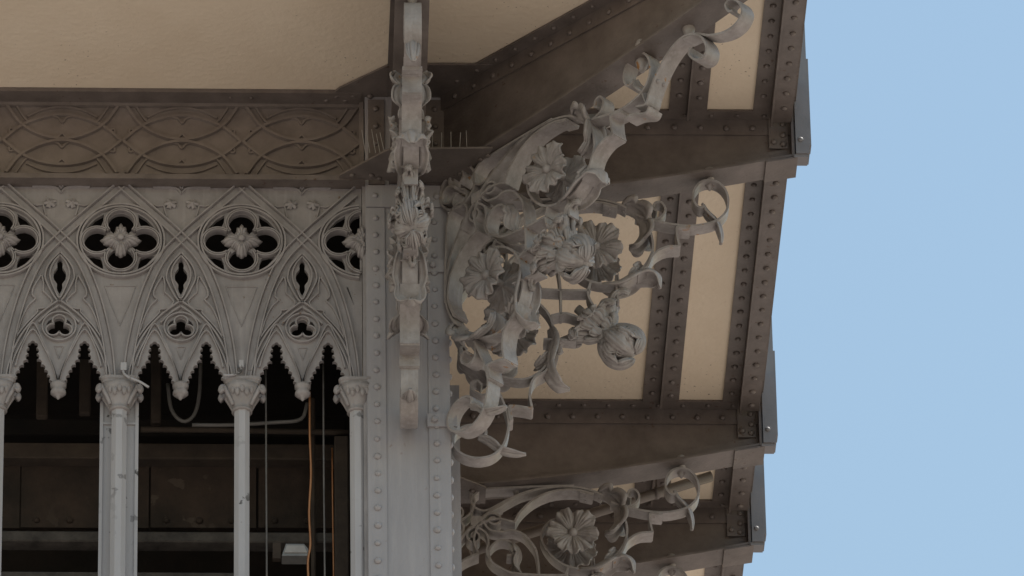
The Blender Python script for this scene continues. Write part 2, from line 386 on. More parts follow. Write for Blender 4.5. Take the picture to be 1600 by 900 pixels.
def make_bracket(name, label):
    t = thing(name, label, 'bracket', (0, 0, 0), 'scrolled iron brackets under the girders')
    half = []
    Q = lambda L: [q(*p) for p in L]
    half.append((Q([(905, 766), (864, 767), (814, 769), (767, 772), (751, 780), (746, 791), (751, 800), (763, 805), (775, 802), (800, 789), (829, 777), (864, 769)]), BW))
    half.append((Q([(722, 850), (745, 829), (768, 811), (800, 791), (831, 776), (866, 769), (905, 768), (935, 774), (948, 780)]), BW))
    half.append((Q([(811, 824), (822, 806), (843, 788), (871, 776), (905, 773), (935, 779)]), BW*1.15))
    half.append((Q([(722, 856), (742, 834), (760, 824), (786, 818), (811, 823)]), BW*1.15))
    half.append((Q([(748, 847), (745, 844), (747, 839), (753, 838), (757, 844), (754, 851), (746, 853), (739, 847), (739, 837), (747, 831), (757, 832), (768, 840), (771, 854), (768, 868), (775, 882), (790, 892), (808, 899), (850, 902), (892, 902)]), BW))
    half.append((Q([(775, 882), (771, 870), (776, 858), (788, 850), (802, 851), (811, 860), (808, 871), (799, 872)]), BW))
    half.append((Q([(905, 812), (875, 816), (861, 825), (853, 840), (857, 857), (871, 875), (893, 888), (918, 892), (940, 890), (960, 878), (975, 862), (984, 845), (986, 830), (982, 812), (974, 798)]), BW*.9))
    half.append((Q([(962, 790), (980, 797), (1000, 801), (1016, 804), (1040, 806), (1060, 804), (1080, 798), (1094, 786), (1099, 770), (1096, 754), (1086, 742), (1072, 738), (1058, 742), (1049, 754), (1048, 768), (1055, 778), (1064, 777)]), BW))
    half.append((Q([(1042, 809), (1030, 808), (1022, 810), (1022, 822), (1025, 837)]), BW*1.15))
    half.append((Q([(1025, 837), (1004, 839), (986, 850), (976, 868), (962, 878)]), BW*1.15))
    half.append((Q([(972, 797), (985, 797), (1000, 792), (1006, 781), (1000, 771), (991, 772), (988, 780), (993, 784)]), BW*.9))
    half.append(([(1.05, .58), (1.05, .66), (1.06, .78)], BW*.8))
    half.append(([(.64, .89), (.73, .872), (.83, .91)], BW))
    for mir in (0, 1):
        for hi, (pts, w) in enumerate(half):
            if mir and hi == 5: continue     # the inner curl stands alone near the bracket's axis
            p2 = sw(pts) if mir else pts
            c = [(p.x, p.y) for p in cr([Vector(p) for p in p2], 7)]
            MB().ribbon(c, w, TK).build('scroll_band', M_ORN, t)
        f = (lambda L: sw(L)) if mir else (lambda L: L)
        sd_ = 1 if mir else -1
        # leaves
        for nm, sp, wdt, lo, ss in (('acanthus_leaf', Q([(944, 774), (956, 776), (968, 786), (976, 802), (974, 820), (963, 833), (952, 834)]), .12, 4, 1),
                                    ('acanthus_leaf', [(.97, .64), (1.06, .63), (1.16, .57), (1.25, .54), (1.31, .575), (1.31, .65)], .108, 2, -1),
                                    ('acanthus_leaf', Q([(803, 850), (813, 857), (817, 870), (813, 884), (818, 896)]), .075, 2, -1),
                                    ('bud_leaf', Q([(1060, 770), (1066, 780), (1076, 790), (1083, 800), (1086, 815), (1084, 826)]), .05, 2, -1),
                                    ('curl_leaf', Q([(966, 858), (962, 868), (955, 876), (945, 884)]), .07, 2, -1)):
            if mir and wdt == .075: continue
            o = leaf_mesh(nm, f(sp), wdt, lo, side=ss*(-1 if mir else 1), amp=.004 if lo == 2 else .012, lamp=.25 if lo == 2 else .5).build(nm, M_ORN, t, True); solidify(o, .012)
        # flowers, one on each face
        fc = f([q(901, 841)])[0]
        for sy in (-1, 1):
            o = link('flower', M_FLOWER, t, (fc[0], sy*.058, -fc[1])); o.rotation_euler = (0, .4*sy+mir, 0 if sy < 0 else math.pi); solid = o
            c = link('flower_centre', M_BOSS, o, (0, -.018, 0)); c.rotation_euler = (R_(90), 0, 0)
            if 'thickness' not in o.modifiers: solidify(o, .012)
        st = f([(fc[0], 0), ])[0]
        MB().tube([(fc[0], -.08, -fc[1]), (fc[0], .08, -fc[1])], .02, 8).build('flower_stem', M_ORN, t)
        # rivet plates
        for (a, b) in ((q(924, 777), q(934, 779)), (q(1030, 808), q(1041, 809)), ((1.053, .62), (1.055, .66))):
            a, b = f([a])[0], f([b])[0]; tv = Vector((b[0]-a[0], b[1]-a[1])).normalized(); nv = Vector((-tv.y, tv.x))
            cdir = Vector((1, 1)).normalized(); nv = nv if nv.dot(cdir) > 0 else -nv
            for sy in (-.026, .026): rivet(t, (a[0]+nv.x*.008, sy, -(a[1]+nv.y*.008)), (nv.x, 0, -nv.y), M_ORN, .012)
            mp = MB(); mp.ribbon([(a[0]-tv.x*.04+nv.x*.01, a[1]-tv.y*.04+nv.y*.01), (b[0]+nv.x*.01, b[1]+nv.y*.01)], BW*1.18, .008); mp.build('tie_plate', M_ORN, t)
        # ball that joins tip ring to girder
        tp = f([q(1073, 724)])[0]
        if not mir:
            b = MB(); b.lathe([(.006, .06), (.03, .045), (.042, .01), (.03, -.03), (.016, -.05), (.03, -.075), (.02, -.10), (.004, -.12)], 12, (tp[0], 0, -tp[1])); b.build('ball_joint', M_ORN, t, True)
            tp = q(815, 764); b = MB(); b.lathe([(.006, .04), (.032, .03), (.04, 0), (.03, -.025), (.014, -.04), (.014, -.07)], 12, (tp[0], 0, -tp[1])); b.build('ball_joint', M_ORN, t, True)
    # trefoil ring at the root
    rc = (.135, .145); RR = .15
    c = [(rc[0]+RR*math.cos(a*math.pi/18), rc[1]+RR*math.sin(a*math.pi/18)) for a in range(37)]
    MB().ribbon(c, BW, TK).build('root_ring', M_ORN, t)
    for ang in (-100, 170, 80):
        cx, cy = rc[0]+.082*math.cos(R_(ang)), rc[1]+.082*math.sin(R_(ang))
        c = [(cx+.06*math.cos(R_(ang+200+a*14)), cy+.06*math.sin(R_(ang+200+a*14))) for a in range(24)]
        MB().ribbon(c, BW*.95, .012).build('root_lobe', M_ORN, t)
    MB().box(.26, .33, -.06, .06, -.33, -.26).build('collar', M_ORN, t)
    # lily at the outer corner
    d45 = lambda s, o: (s*.7071+o*.7071, s*.7071-o*.7071)
    NK = 1.40
    c = d45(NK, 0)
    def around(m, az, ysq):                  # turn a leaf about the lily axis, flatten sideways
        ca, sa = math.cos(az), math.sin(az)
        m.v = [(x, (y*ca-z*sa)*ysq, y*sa+z*ca) for x, y, z in m.v]; return m
    for k in range(8):
        ln = (1.0, .86)[k % 2]; fl_ = (1.0, .8)[k % 2]
        sp = [(.05, -.03), (-.01, -.07), (-.06*ln, -.12*fl_), (-.12*ln, -.175*fl_), (-.155*ln, -.235*fl_), (-.14*ln, -.285*fl_), (-.105*ln, -.295*fl_)]
        m = around(leaf_mesh('lily_leaf', sp, (.095, .08)[k % 2], 5, 1.05, .6, 5, -1, .012, .6), k*math.pi/4+.12, .43)
        o = m.build('lily_leaf', M_ORN, t, True, loc=(c[0], 0, -c[1])); o.rotation_euler = (0, R_(45), 0); solidify(o, .012)
    MB().lathe([(.03, -.26), (.028, -.1), (.045, -.02), (.03, .04)], 10).build('lily_stem', M_ORN, t, True, loc=(c[0], 0, -c[1])).rotation_euler = (0, R_(135), 0)
    def bulb(R, L, grooves, ph, flare):
        n1, n2 = 20, 72; vs = []; fs = []
        for i in range(n1+1):
            s_ = i/n1
            prof = math.sin(math.pi*min(.97, .06+s_*.9))**.62
            for k in range(n2):
                a = 2*math.pi*k/n2
                g = min(abs(((a-ph)*grooves/(2*math.pi)) % 1), 1-abs(((a-ph)*grooves/(2*math.pi)) % 1))
                dent = 1-.2*math.exp(-(g/.05)**2)*min(1, s_*2.2)+.028*math.cos(a*24+s_*4)*s_+.06*math.sin(a*2+s_*5)
                rr = R*prof*dent
                vs.append((L*s_-.05*R*math.cos(a*grooves)*s_, rr*math.cos(a), rr*math.sin(a)*.95))
        for i in range(n1):
            for k in range(n2): fs.append((i*n2+k, i*n2+(k+1) % n2, (i+1)*n2+(k+1) % n2, (i+1)*n2+k))
        fs += [tuple(range(n2))[::-1], tuple(n1*n2+k for k in range(n2))]
        return MB().add(vs, fs)
    o = bulb(.098, .205, 3, .9, 0).build('lily_bulb', M_ORN, t, True, loc=(c[0]+.01, 0, -c[1]-.01)); o.rotation_euler = (0, R_(45), 0)
    for k, (az, ln) in enumerate(((.35, 1.0), (1.9, .8), (3.4, 1.08), (4.9, .86))):
        sp = [(.0, -.03), (.035*ln, -.085), (.085*ln, -.12), (.145*ln, -.128), (.195*ln, -.10), (.215*ln, -.055), (.208*ln, -.02)]
        m = around(leaf_mesh('lily_petal', sp, .115, 3, 1.1, .8, 9, -1, .009, .4), az, .68)
        o = m.build('lily_petal', M_ORN, t, True, loc=(c[0], 0, -c[1])); o.rotation_euler = (0, R_(45), 0); solidify(o, .012)
    return t
def copy_tree(o, parent=None):
    c = o.copy(); COL.objects.link(c); c.parent = parent
    for ch in list(o.children): copy_tree(ch, c)
    return c
br = make_bracket('scroll_bracket', 'iron scroll bracket under the first side girder')
spots = [((XP, G1, ZB), 0, 'iron scroll bracket in profile under the first side girder, behind the diagonal one'),
         ((XP+.0, YP+.0, ZB-.02), -45.5, 'large diagonal iron scroll bracket at the pillar corner, with pale lily and two flowers'),
         ((XFB, YP-.02, ZB), -90, 'iron scroll bracket seen edge on, in front of the corner pillar'),
         ((XP, G2, ZB), 0, 'iron scroll bracket in profile under the second side girder at the bottom edge'),
         ((XP, G3, ZB), 0, 'iron scroll bracket under the third side girder, only its tip ring showing')]
for i, (loc, rz, lab) in enumerate(spots):
    o = br if i == 0 else copy_tree(br)
    o.location = loc; o.rotation_euler = (0, 0, R_(rz)); o['label'] = lab

# the diagonal girder is longer, so its bracket carries two more scrolls out to the tip
dg = [o for o in bpy.data.objects if o.name.startswith('scroll_bracket') and abs(o.rotation_euler.z+R_(45.5)) < .01][0]
du = Vector((math.cos(R_(-45.5)), math.sin(R_(-45.5)), 0)); dn = Vector((-du.y, du.x, 0)); dl = Vector(dg.location)
def DG(px, py):                              # photo pixel on the diagonal bracket's plane -> (u, w)
    d = ray(px, py); P = CAM+d*((dl-CAM).dot(dn)/d.dot(dn)); return ((P-dl).dot(du), -(P.z-dl.z))
for L, w_ in (([(1003, 172), (1018, 168), (1024, 150), (1033, 126), (1048, 96), (1066, 72), (1084, 60), (1103, 62), (1113, 78), (1109, 94), (1096, 99), (1086, 90), (1088, 80)], BW*1.1),
              ([(1076, 66), (1096, 58), (1118, 60), (1142, 54), (1160, 40), (1168, 22), (1162, 8), (1150, 4), (1142, 12), (1146, 22), (1153, 22)], BW),
              ([(985, 190), (1000, 184), (1018, 182), (1024, 172)], BW*1.1)):
    MB().ribbon([(p.x, p.y) for p in cr([Vector(DG(*p)) for p in L], 6)], w_, TK).build('scroll_band', M_ORN, dg)
a = DG(1031, 130)
for sy in (-.026, .026): rivet(dg, (a[0]+.008, sy, -a[1]-.004), (.8, 0, -.6), M_ORN, .013)
for pq in ((1076, 48), (1003, 100)):
    a = DG(*pq); MB().lathe([(.006, .06), (.03, .045), (.042, .01), (.03, -.03), (.014, -.06)], 12, (a[0], 0, -a[1])).build('ball_joint', M_ORN, dg, True)

# ------------------------------------------------------------------ front wall: top beam, frieze, ledge
def Zf(py, Y=0.0, px=283): return W(px, py, Y).z
XR = W(566, 350, .1).x
t = thing('top_beam', 'dark brown beam between cream ceiling and interlaced frieze', 'beam', (0, 0, 0))
MB().box(XL, -.02, .0, .2, -.03, -.002).build('flange', M_GIR, t)
MB().box(XL, -.02, .19, .22, Zf(168, .19), -.031).build('web', M_GIR, t)
for px in (360, 392): p = WZ(px, 153, -.03); rivet(t, (p.x, p.y, -.03), (0, 0, -1), M_GIR, .012)
# frieze panel with relief
YZ = .15
zt, zb = Zf(167, YZ), Zf(272, YZ)
fr = thing('frieze', 'brown iron frieze of interlaced oval tracery above the arcade', 'frieze', (0, 0, 0))
MB().box(XL, W(562, 220, YZ).x, YZ, YZ+.03, zb-.06, zt+.03).build('back_plate', M_FRZ, fr)
kx = 1/252.0
X283 = W(283, 400, .1).x
def FX(px): return X283+(px-283)*kx
BAY = 188.3
def bead(mb, pts, Y, w=.016, h=.014):        # moulding rib: half-round strip on the plane Y
    n = len(pts); vs = []; fs = []
    for i, p in enumerate(pts):
        a, b = pts[max(i-1, 0)], pts[min(i+1, n-1)]
        tx, tz = b[0]-a[0], b[1]-a[1]; l = math.hypot(tx, tz) or 1; nx, nz = -tz/l, tx/l
        for s, y in ((-.5, 0), (-.32, -h*.8), (.32, -h*.8), (.5, 0)): vs.append((p[0]+nx*w*s, Y+y, p[1]+nz*w*s))
    for i in range(n-1):
        for k in range(3): fs.append((i*4+k, i*4+k+1, i*4+5+k, i*4+4+k))
    fs += [(0, 1, 2, 3), ((n-1)*4+3, (n-1)*4+2, (n-1)*4+1, (n-1)*4)]
    mb.add(vs, fs)
def arc(pts, n=6): return [(p.x, p.y) for p in cr([Vector(p) for p in pts], n)]
for b in range(-3, 2):
    cx = 283+b*BAY
    g = lambda L: [(FX(cx+x), Zf(y, YZ)) for x, y in L]
    m = MB()
    curves = [[(-93, 222), (-65, 200), (-33, 187), (0, 182), (33, 187), (65, 200), (93, 222)], [(-93, 222), (-65, 243), (-33, 256), (0, 260), (33, 256), (65, 243), (93, 222)],
              [(-87, 169), (-65, 197), (-33, 214), (0, 220), (33, 214), (65, 197), (87, 169)], [(-87, 273), (-65, 246), (-33, 229), (0, 223), (33, 229), (65, 246), (87, 273)]]
    for ci, c in enumerate(curves): bead(m, arc(g(c)), YZ, .027, .024+.0025*ci)
    m.build('interlaced_rib', M_FRZ, fr)
    m = MB()
    for c in ([(-72, 169), (-58, 189), (-50, 193)], [(72, 169), (58, 189), (50, 193)], [(-72, 273), (-58, 253), (-50, 249)], [(72, 273), (58, 253), (50, 249)],
              [(-55, 185), (-30, 174), (0, 170), (30, 174), (55, 185)], [(-55, 258), (-30, 268), (0, 272), (30, 268), (55, 258)],
              [(-16, 184), (-6, 187), (0, 194), (6, 187), (16, 184)], [(-16, 218), (-6, 216), (0, 211), (6, 216), (16, 218)],
              [(-16, 224), (-6, 227), (0, 233), (6, 227), (16, 224)], [(-16, 258), (-6, 256), (0, 251), (6, 256), (16, 258)],
              [(-82, 213), (-82, 204), (-72, 206)], [(82, 213), (82, 204), (72, 206)], [(-82, 231), (-82, 239), (-72, 237)], [(82, 231), (82, 239), (72, 237)]):
        bead(m, arc(g(c), 4), YZ, .017, .018)
    m.build('relief_line', M_FRZ, fr)
MB().box(XL, W(562, 220, YZ).x, YZ-.03, YZ, zt-.012, zt+.012).build('top_rail', M_FRZ, fr)
MB().box(W(561, 220, YZ).x, W(568, 220, YZ).x, YZ-.05, YZ+.02, zb, zt+.03).build('end_rail', M_FRZ, fr)
# ledge
ld = thing('ledge', 'narrow brown iron ledge between frieze and arcade', 'ledge', (0, 0, 0))
zl = Zf(277, .0)
MB().box(XL, -.003, .0, .16, zl-.012, zl+.012).build('shelf', M_GIR, ld)
MB().box(XL, -.003, -.014, -.001, zl-.02, zl+.016).build('lip', M_GIR, ld)

# ------------------------------------------------------------------ arcade tracery screen
YT = .10                                     # front of the plate
ts = thing('tracery_screen', 'grey cast iron arcade tracery with quatrefoils and scalloped pointed arches', 'tracery', (0, 0, 0))
def TG(L, cx): return [(FX(cx+x-283), Zf(y, YT)) for x, y in L]
def ell(cx, cy, rx, ry, n=28, a0=0, a1=360): return [(cx+rx*math.cos(R_(a0+(a1-a0)*i/n)), cy+ry*math.sin(R_(a0+(a1-a0)*i/n))) for i in range(n+(1 if a1-a0 < 360 else 0))]
def scallop(c, ctr, bul=.5, n=5):            # bites between consecutive cusps bulging away from ctr
    out = []
    for a, b in zip(c[:-1], c[1:]):
        mx, my = (a[0]+b[0])/2, (a[1]+b[1])/2; dx, dy = b[0]-a[0], b[1]-a[1]; l = math.hypot(dx, dy)
        nx, ny = -dy/l, dx/l
        if (mx-ctr[0])*nx+(my-ctr[1])*ny < 0: nx, ny = -nx, -ny
        for k in range(n):
            s = k/n; an = math.pi*s
            w = .5-.62*math.cos(an)*.5/.5*.8 if 0 else None
            px_ = a[0]+dx*(.5-.5*math.cos(an)*1.0); py_ = a[1]+dy*(.5-.5*math.cos(an)*1.0)
            out.append((px_+nx*l*bul*math.sin(an), py_+ny*l*bul*math.sin(an)))
    out.append(c[-1]); return out
LAN = [(219, 602), (220, 590), (224, 580.5), (230, 572), (236.5, 564), (237, 554), (237.8, 545), (239.3, 537), (246.7, 537), (248.6, 545), (249.2, 554), (249.8, 563), (256, 571), (261.5, 579), (265.5, 587), (269, 595), (272, 604)]
lan1 = []
for i in range(len(LAN)-1):
    ctr = (245, 600) if i not in (7,) else (243, 545)
    lan1 += scallop(LAN[i:i+2], ctr, .45)[:-1]
lan1.append(LAN[-1])
lan2 = [(566-x, y) for x, y in lan1[::-1]]
outline = []
nb = 4
xs_left = 283-3*BAY
top = [(FX(470+97), Zf(288, YT)), (FX(xs_left-94), Zf(288, YT))]
low = []
for b in range(-3, 2):
    o = b*BAY; low += TG([(283-94+1, 602)]+lan1+[(277, 606), (283, 607), (289, 606)]+lan2+[(283+94-1, 602)], 283+o)
outline = low+top
holes = []
def quatre(cx, cy=379):
    H = []
    for dx, dy, rx, ry in ((0, -27.5, 20, 17), (0, 27.5, 20, 17), (-36.5, 0, 20, 17), (36.5, 0, 20, 17)): H.append(ell(cx+dx, cy+dy, rx, ry))
    for sx in (-1, 1):
        for sy in (-1, 1):
            H.append([(cx+sx*26.5, cy+sy*43.5), (cx+sx*40, cy+sy*35.5), (cx+sx*53, cy+sy*21.5), (cx+sx*42, cy+sy*21), (cx+sx*31.5, cy+sy*24), (cx+sx*28, cy+sy*32)])
    return H
def dagger(cx):
    L = [(0, 405), (3.5, 409), (4.5, 414), (3.8, 419), (6, 422), (9, 426), (10, 432), (9, 438), (6, 442), (4, 445), (4.5, 451), (3, 456), (0, 461)]
    return [[(cx+x, y) for x, y in L]+[(cx-x, y) for x, y in L[1:-1][::-1]]]
def trefoil(cx, cy=513):
    pts = []
    for k, (dx, dy) in enumerate(((0, -7), (8.2, 5), (-8.2, 5))):
        a0 = (-90, 35, 145)[k]
        for i in range(13):
            a = a0-128+256*i/12; pts.append((cx+dx+8.6*math.cos(R_(a)), cy+dy+7.3*math.sin(R_(a))))
    cr_ = [[(cx+sx*11, cy-13), (cx+sx*16, cy-10.5), (cx+sx*19.5, cy-5), (cx+sx*19, cy-2), (cx+sx*16, cy-5.5), (cx+sx*12, cy-8)] for sx in (-1, 1)]
    return [pts]+cr_
CENT = [283+b*BAY for b in range(-3, 2)]; AX = [283-94.1+b*BAY for b in range(-2, 3)]
for c in AX:
    for h in quatre(c): holes.append([(min(FX(x-283+283), XR-.006) if c > 550 else FX(x), Zf(y, YT)) for x, y in h])
for c in CENT:
    for h in dagger(c)+trefoil(c): holes.append([(FX(x), Zf(y, YT)) for x, y in h])
def filled(name, outline, holes, Y0, depth, m, parent, xmax=None):
    cu = bpy.data.curves.new(name, 'CURVE'); cu.dimensions = '2D'; cu.fill_mode = 'BOTH'; cu.extrude = depth/2
    for L in [outline]+holes:
        if xmax is not None:
            L = [(min(x, xmax), z) for x, z in L]; L2 = []
            for p in L:
                if not L2 or (abs(p[0]-L2[-1][0])+abs(p[1]-L2[-1][1])) > 1e-5: L2.append(p)
            L = L2
            if max(p[0] for p in L)-min(p[0] for p in L) < .012: continue
        s = cu.splines.new('POLY'); s.points.add(len(L)-1); s.use_cyclic_u = True
        for p, (x, z) in zip(s.points, L): p.co = (x, z, 0, 1)
    tmp = bpy.data.objects.new(name, cu); COL.objects.link(tmp)
    me = bpy.data.meshes.new_from_object(tmp.evaluated_get(bpy.context.evaluated_depsgraph_get()))
    bpy.data.objects.remove(tmp)
    for v in me.vertices: v.co = (v.co.x, Y0+depth/2-v.co.z, v.co.y)
    me.name = name; me.materials.clear(); me.materials.append(m)
    return link(name, me, parent)
XCUT = XR-.004
holes = [h for h in holes]
hh = []
for h in holes:
    h2 = [(min(x, XCUT-.012), z) for x, z in h]
    if max(x for x, z in h2)-min(x for x, z in h2) > .015: hh.append(h2)
outline = [(min(x, XCUT), z) for x, z in outline]
o2 = []
for p in outline:
    if not o2 or abs(p[0]-o2[-1][0])+abs(p[1]-o2[-1][1]) > 1e-5: o2.append(p)
filled('tracery_plate', o2, hh, YT, .03, M_TRA, ts)
def clip(L): return [p for p in L if p[0] < XCUT]
def mould(name, curves, w=.014, h=.014, n=5, closed=False):
    m = MB()
    for c in curves:
        L = clip(arc(c, n))
        if len(L) > 1: bead(m, L, YT, w, h)
    return m.build(name, M_TRA, ts) if m.v else None
for cx in CENT:
    T = lambda L: [(FX(cx+x-283), Zf(y, YT)) for x, y in L]
    def both(L): return [T(L), T([(566-x, y) for x, y in L])]
    strip = [(377.5, 291), (330, 332), (300, 358), (283, 374), (262, 395), (245, 420), (228, 460), (215, 505), (206, 550), (201, 598)]
    cen = arc(strip, 4)
    def off(d):
        out = []
        for i, p in enumerate(cen):
            a, b = cen[max(i-1, 0)], cen[min(i+1, len(cen)-1)]; tx, ty = b[0]-a[0], b[1]-a[1]; l = math.hypot(tx, ty)
            out.append((p[0]-ty/l*d, p[1]+tx/l*d))
        return out
    m = MB()
    for kk, L in enumerate(both(off(0))):
        L = clip(L)
        if len(L) > 1: bead(m, L, YT, .05, .008+.003*kk)
    m.build('lattice_strip', M_TRA, ts)
    m = MB()
    for d in (-6.3, 6.3):
        for kk, L in enumerate(both(off(d))):
            L = clip(L)
            if len(L) > 1: bead(m, L, YT-.001, .013, .034+.002*kk+(.001 if d > 0 else 0))
    m.build('lattice_bead', M_TRA, ts)
    mould('sub_arch_rib', both([(283, 472), (300, 484), (318, 499), (336, 520), (350, 545), (360, 575), (364, 598)])+both([(283, 481), (298, 491), (314, 507)]), .014, .03)
    mould('lancet_hood', both([(283, 604), (279, 585), (270, 560), (258, 535), (243, 508), (228, 535), (214, 565), (206, 598)])+both([(284, 604), (275, 575), (262, 548), (243, 518), (225, 548), (217, 575)]), .012, .026, 4)
    mould('dagger_frame', [T([(283, 402), (293, 414), (298, 428), (297, 440), (291, 455), (283, 469), (275, 455), (269, 440), (268, 428), (273, 414), (283, 402)]),
                           T([(283, 397), (299, 415), (305, 430), (303, 445), (283, 474), (263, 445), (261, 430), (267, 415), (283, 397)])], .013, .03)
    mould('trefoil_ring', [T(ell(283.5, 513, 26, 22, 28)+[(309.5, 513)]), T([((x-283.5)*1.2+283.5, (y-513)*1.2+513) for x, y in trefoil(283.5)[0]+[trefoil(283.5)[0][0]]])], .013, .03, 2)
    mould('ogee_panel', both([(255, 432), (243, 452), (241, 464), (246, 470), (236, 480), (226, 500), (217, 530), (214, 535), (230, 512), (249, 492), (250, 486), (262, 484), (272, 474), (262, 462), (258, 458), (258, 445), (255, 432)]), .012, .024, 3)
    mould('leaf_arch', both([(283, 298), (279, 292), (268, 291), (240, 291)])+both([(283, 304), (277, 297), (266, 294.5), (238, 294.5)])+both([(240, 322), (246, 324), (255, 323), (257, 330), (260, 340)]), .012, .02, 4)
    for sx in (-1, 1):                       # ivy leaves
        m = MB(); vs = [(0, -.02, 0)]; n = 20
        for k in range(n):
            a = 2*math.pi*k/n; r = .030*(.6+.5*abs(math.cos(2.5*a))+.25*(k % 2)); vs.append((sx*r*math.cos(a)*1.15, -.006+(.008*(k % 2)), r*math.sin(a)))
        m.add(vs, [(0, 1+k, 1+(k+1) % n) for k in range(n)])
        p = T([(283+sx*17, 320)])[0]
        if p[0] < XCUT: solidify(m.build('ivy_leaf', M_TRA, ts, loc=(p[0], YT-.006, p[1])), .01)
    mould('small_v', [T([(277, 543), (290, 543), (283.5, 562), (277, 543)])], .008, .01, 1)
    p = T([(283.5, 604)])[0]
    MB().lathe([(.052, .02), (.05, .0), (.036, -.012), (.046, -.03), (.05, -.045), (.036, -.06), (.016, -.07), (.014, -.078), (.003, -.09)], 10, (p[0], YT+.015, p[1])).build('pendant', M_TRA, ts, True)
for c in AX:
    T = lambda L: [(FX(x), Zf(y, YT)) for x, y in L]
    mould('quatrefoil_ring', [T(ell(c, 379, 63, 52.5, 40)+[(c+63, 379)]), T(ell(c, 379, 68, 56.5, 40)+[(c+68, 379)])], .017, .036, 2)
    lob = []
    for dx, dy, a0 in ((0, -27.5, -90), (0, 27.5, 90), (-37, 1, 180), (37, 1, 0)):
        for r in (22, 25): lob.append(T(ell(c+dx, 379+dy, r, r*.86, 22, a0-128, a0+128)))
    mould('quatrefoil_lobe', lob, .012, .04, 2)
    mould('v_panel', [T([(c-24, 448), (c+24, 448), (c+14, 475), (c, 510), (c-14, 475), (c-24, 448)])], .008, .008, 1)
    # carved four-leaf rosette
    n = 96; nr = 8; vs = []; fs = []
    for i in range(nr+1):
        for k in range(n):
            a = 2*math.pi*k/n; s = i/nr
            R0 = .122*(.42+.54*abs(math.cos(2*a))**2.2+.12*abs(math.sin(2*a))**6)*(1+.07*math.cos(24*a)*s)
            y = -.04+.05*s*s-.014*abs(math.cos(2*a))**6*s+.008*math.cos(8*a)*s*(1.2-s)+.012*math.sin(s*7)-.006*math.cos(24*a)*s
            vs.append((R0*s*math.cos(a), y, R0*s*math.sin(a)))
    for i in range(nr):
        for k in range(n): fs.append((i*n+k, i*n+(k+1) % n, (i+1)*n+(k+1) % n, (i+1)*n+k))
    p = T([(c, 379)])[0]
    if p[0] > XCUT:
        keep = [v[0]+p[0] < XCUT+.02 for v in vs]; fs = [f for f in fs if all(keep[i] for i in f)]
    o = MB().add(vs, fs).build('rosette', M_TRA, ts, True, loc=(p[0], YT-.012, p[1])); solidify(o, .012)
    if p[0] < XCUT:
        b = MB().lathe([(.022, -.004), (.022, .006), (.012, .014)], 12).build('rosette_boss', M_TRA, o, True, loc=(0, -.048, 0)); b.rotation_euler = (R_(90), 0, 0)
zt2, zb2 = Zf(286, YT), Zf(290, YT)
MB().box(XL, XR, YT-.025, YT+.03, zb2-.004, zt2+.012).build('top_rail', M_TRA, ts)
MB().box(XR-.001, XR+.022, YT-.03, YT+.05, ZLOW, zt2+.012).build('jamb', M_TRA, ts)

# ------------------------------------------------------------------ columns with capitals
def column(label, px, half=False):
    x = FX(px); za = Zf(596, YT); zc = Zf(640, YT)
    t = thing('column', label, 'column', (x, YT+.02, 0), 'slender iron columns of the arcade')
    n = 32; vs = []; fs = []; hs = [(za+.005, .128), (za-.012, .128), (za-.02, .118), (za-.034, .120), (za-.04, .11)]
    for z, r in hs:                          # concave-sided square abacus
        for k in range(n):
            a = 2*math.pi*(k+.5)/n; c = math.cos(4*a)
            rr = r*(1.0-.16*(c+1)/2-.0)*(1.0+.10*(1-c)/2)
            vs.append((rr*math.cos(a), rr*math.sin(a)*.75, z))
    for i in range(len(hs)-1):
        for k in range(n): fs.append((i*n+k, i*n+(k+1) % n, (i+1)*n+(k+1) % n, (i+1)*n+k))
    fs += [tuple(range(n)), tuple((len(hs)-1)*n+k for k in range(n))[::-1]]
    MB().add(vs, fs).build('abacus', M_TRA, t)
    cp = MB().lathe([(.112, za-.04), (.106, za-.07), (.088, za-.12), (.067, za-.17), (.056, zc+.01), (.064, zc+.004), (.064, zc-.008), (.05, zc-.01)], 16).build('capital', M_TRA, t, True)
    for sx in (-1, 1):
        for yy in (-.05, .03):               # corner crockets
            pts = [(sx*.055, yy*.8, za-.18), (sx*.075, yy, za-.13), (sx*.105, yy*1.1, za-.075), (sx*.118, yy*1.2, za-.062), (sx*.127, yy*1.2, za-.085), (sx*.115, yy*1.2, za-.10)]
            MB().tube([tuple(p) for p in cr([Vector(p) for p in pts], 4)], .019, 7, lambda s: .55+.75*s).build('crocket', M_TRA, cp, True)
    rnd = random.Random(int(px))
    for k in range(5):
        a = -math.pi/2+(k-2)*.33; zz = za-.085-.02*(k % 2); rr = .098
        m = MB().lathe([(.003, -.035), (.014, -.02), (.017, 0), (.012, .018), (.004, .026)], 7); m.build('carved_leaf', M_TRA, cp, True, loc=(rr*.92*math.cos(a), rr*math.sin(a)*.95, zz))
    MB().lathe([(.05, zc-.0), (.05, ZLOW)], 8).build('shaft', M_COLM, t)
    return t
column('slender column at the left edge of the view', 189-BAY+.5)
column('column standing before the wide chipped pilaster', 189.5)
column('slender column free standing in front of the dark opening', 378.3)
column('slender column pressed against the corner pillar', 556)
p = thing('pilaster', 'wide pale pilaster with chipped paint behind the second column', 'pilaster', (FX(189.5), YT+.09, ZLOW))
zp = Zf(603, YT)-ZLOW
MB().box(-.118, .118, 0, .06, 0, zp).build('board', M_COLM, p)
for sx in (-1, 1): MB().box(sx*.118 if sx < 0 else .098, -.098 if sx < 0 else .118, -.012, -.001, 0, zp-.02).build('edge_strip', M_COLM, p)
MB().box(-.117, .117, -.011, -.001, zp-.23, zp-.215).build('band', M_COLM, p)

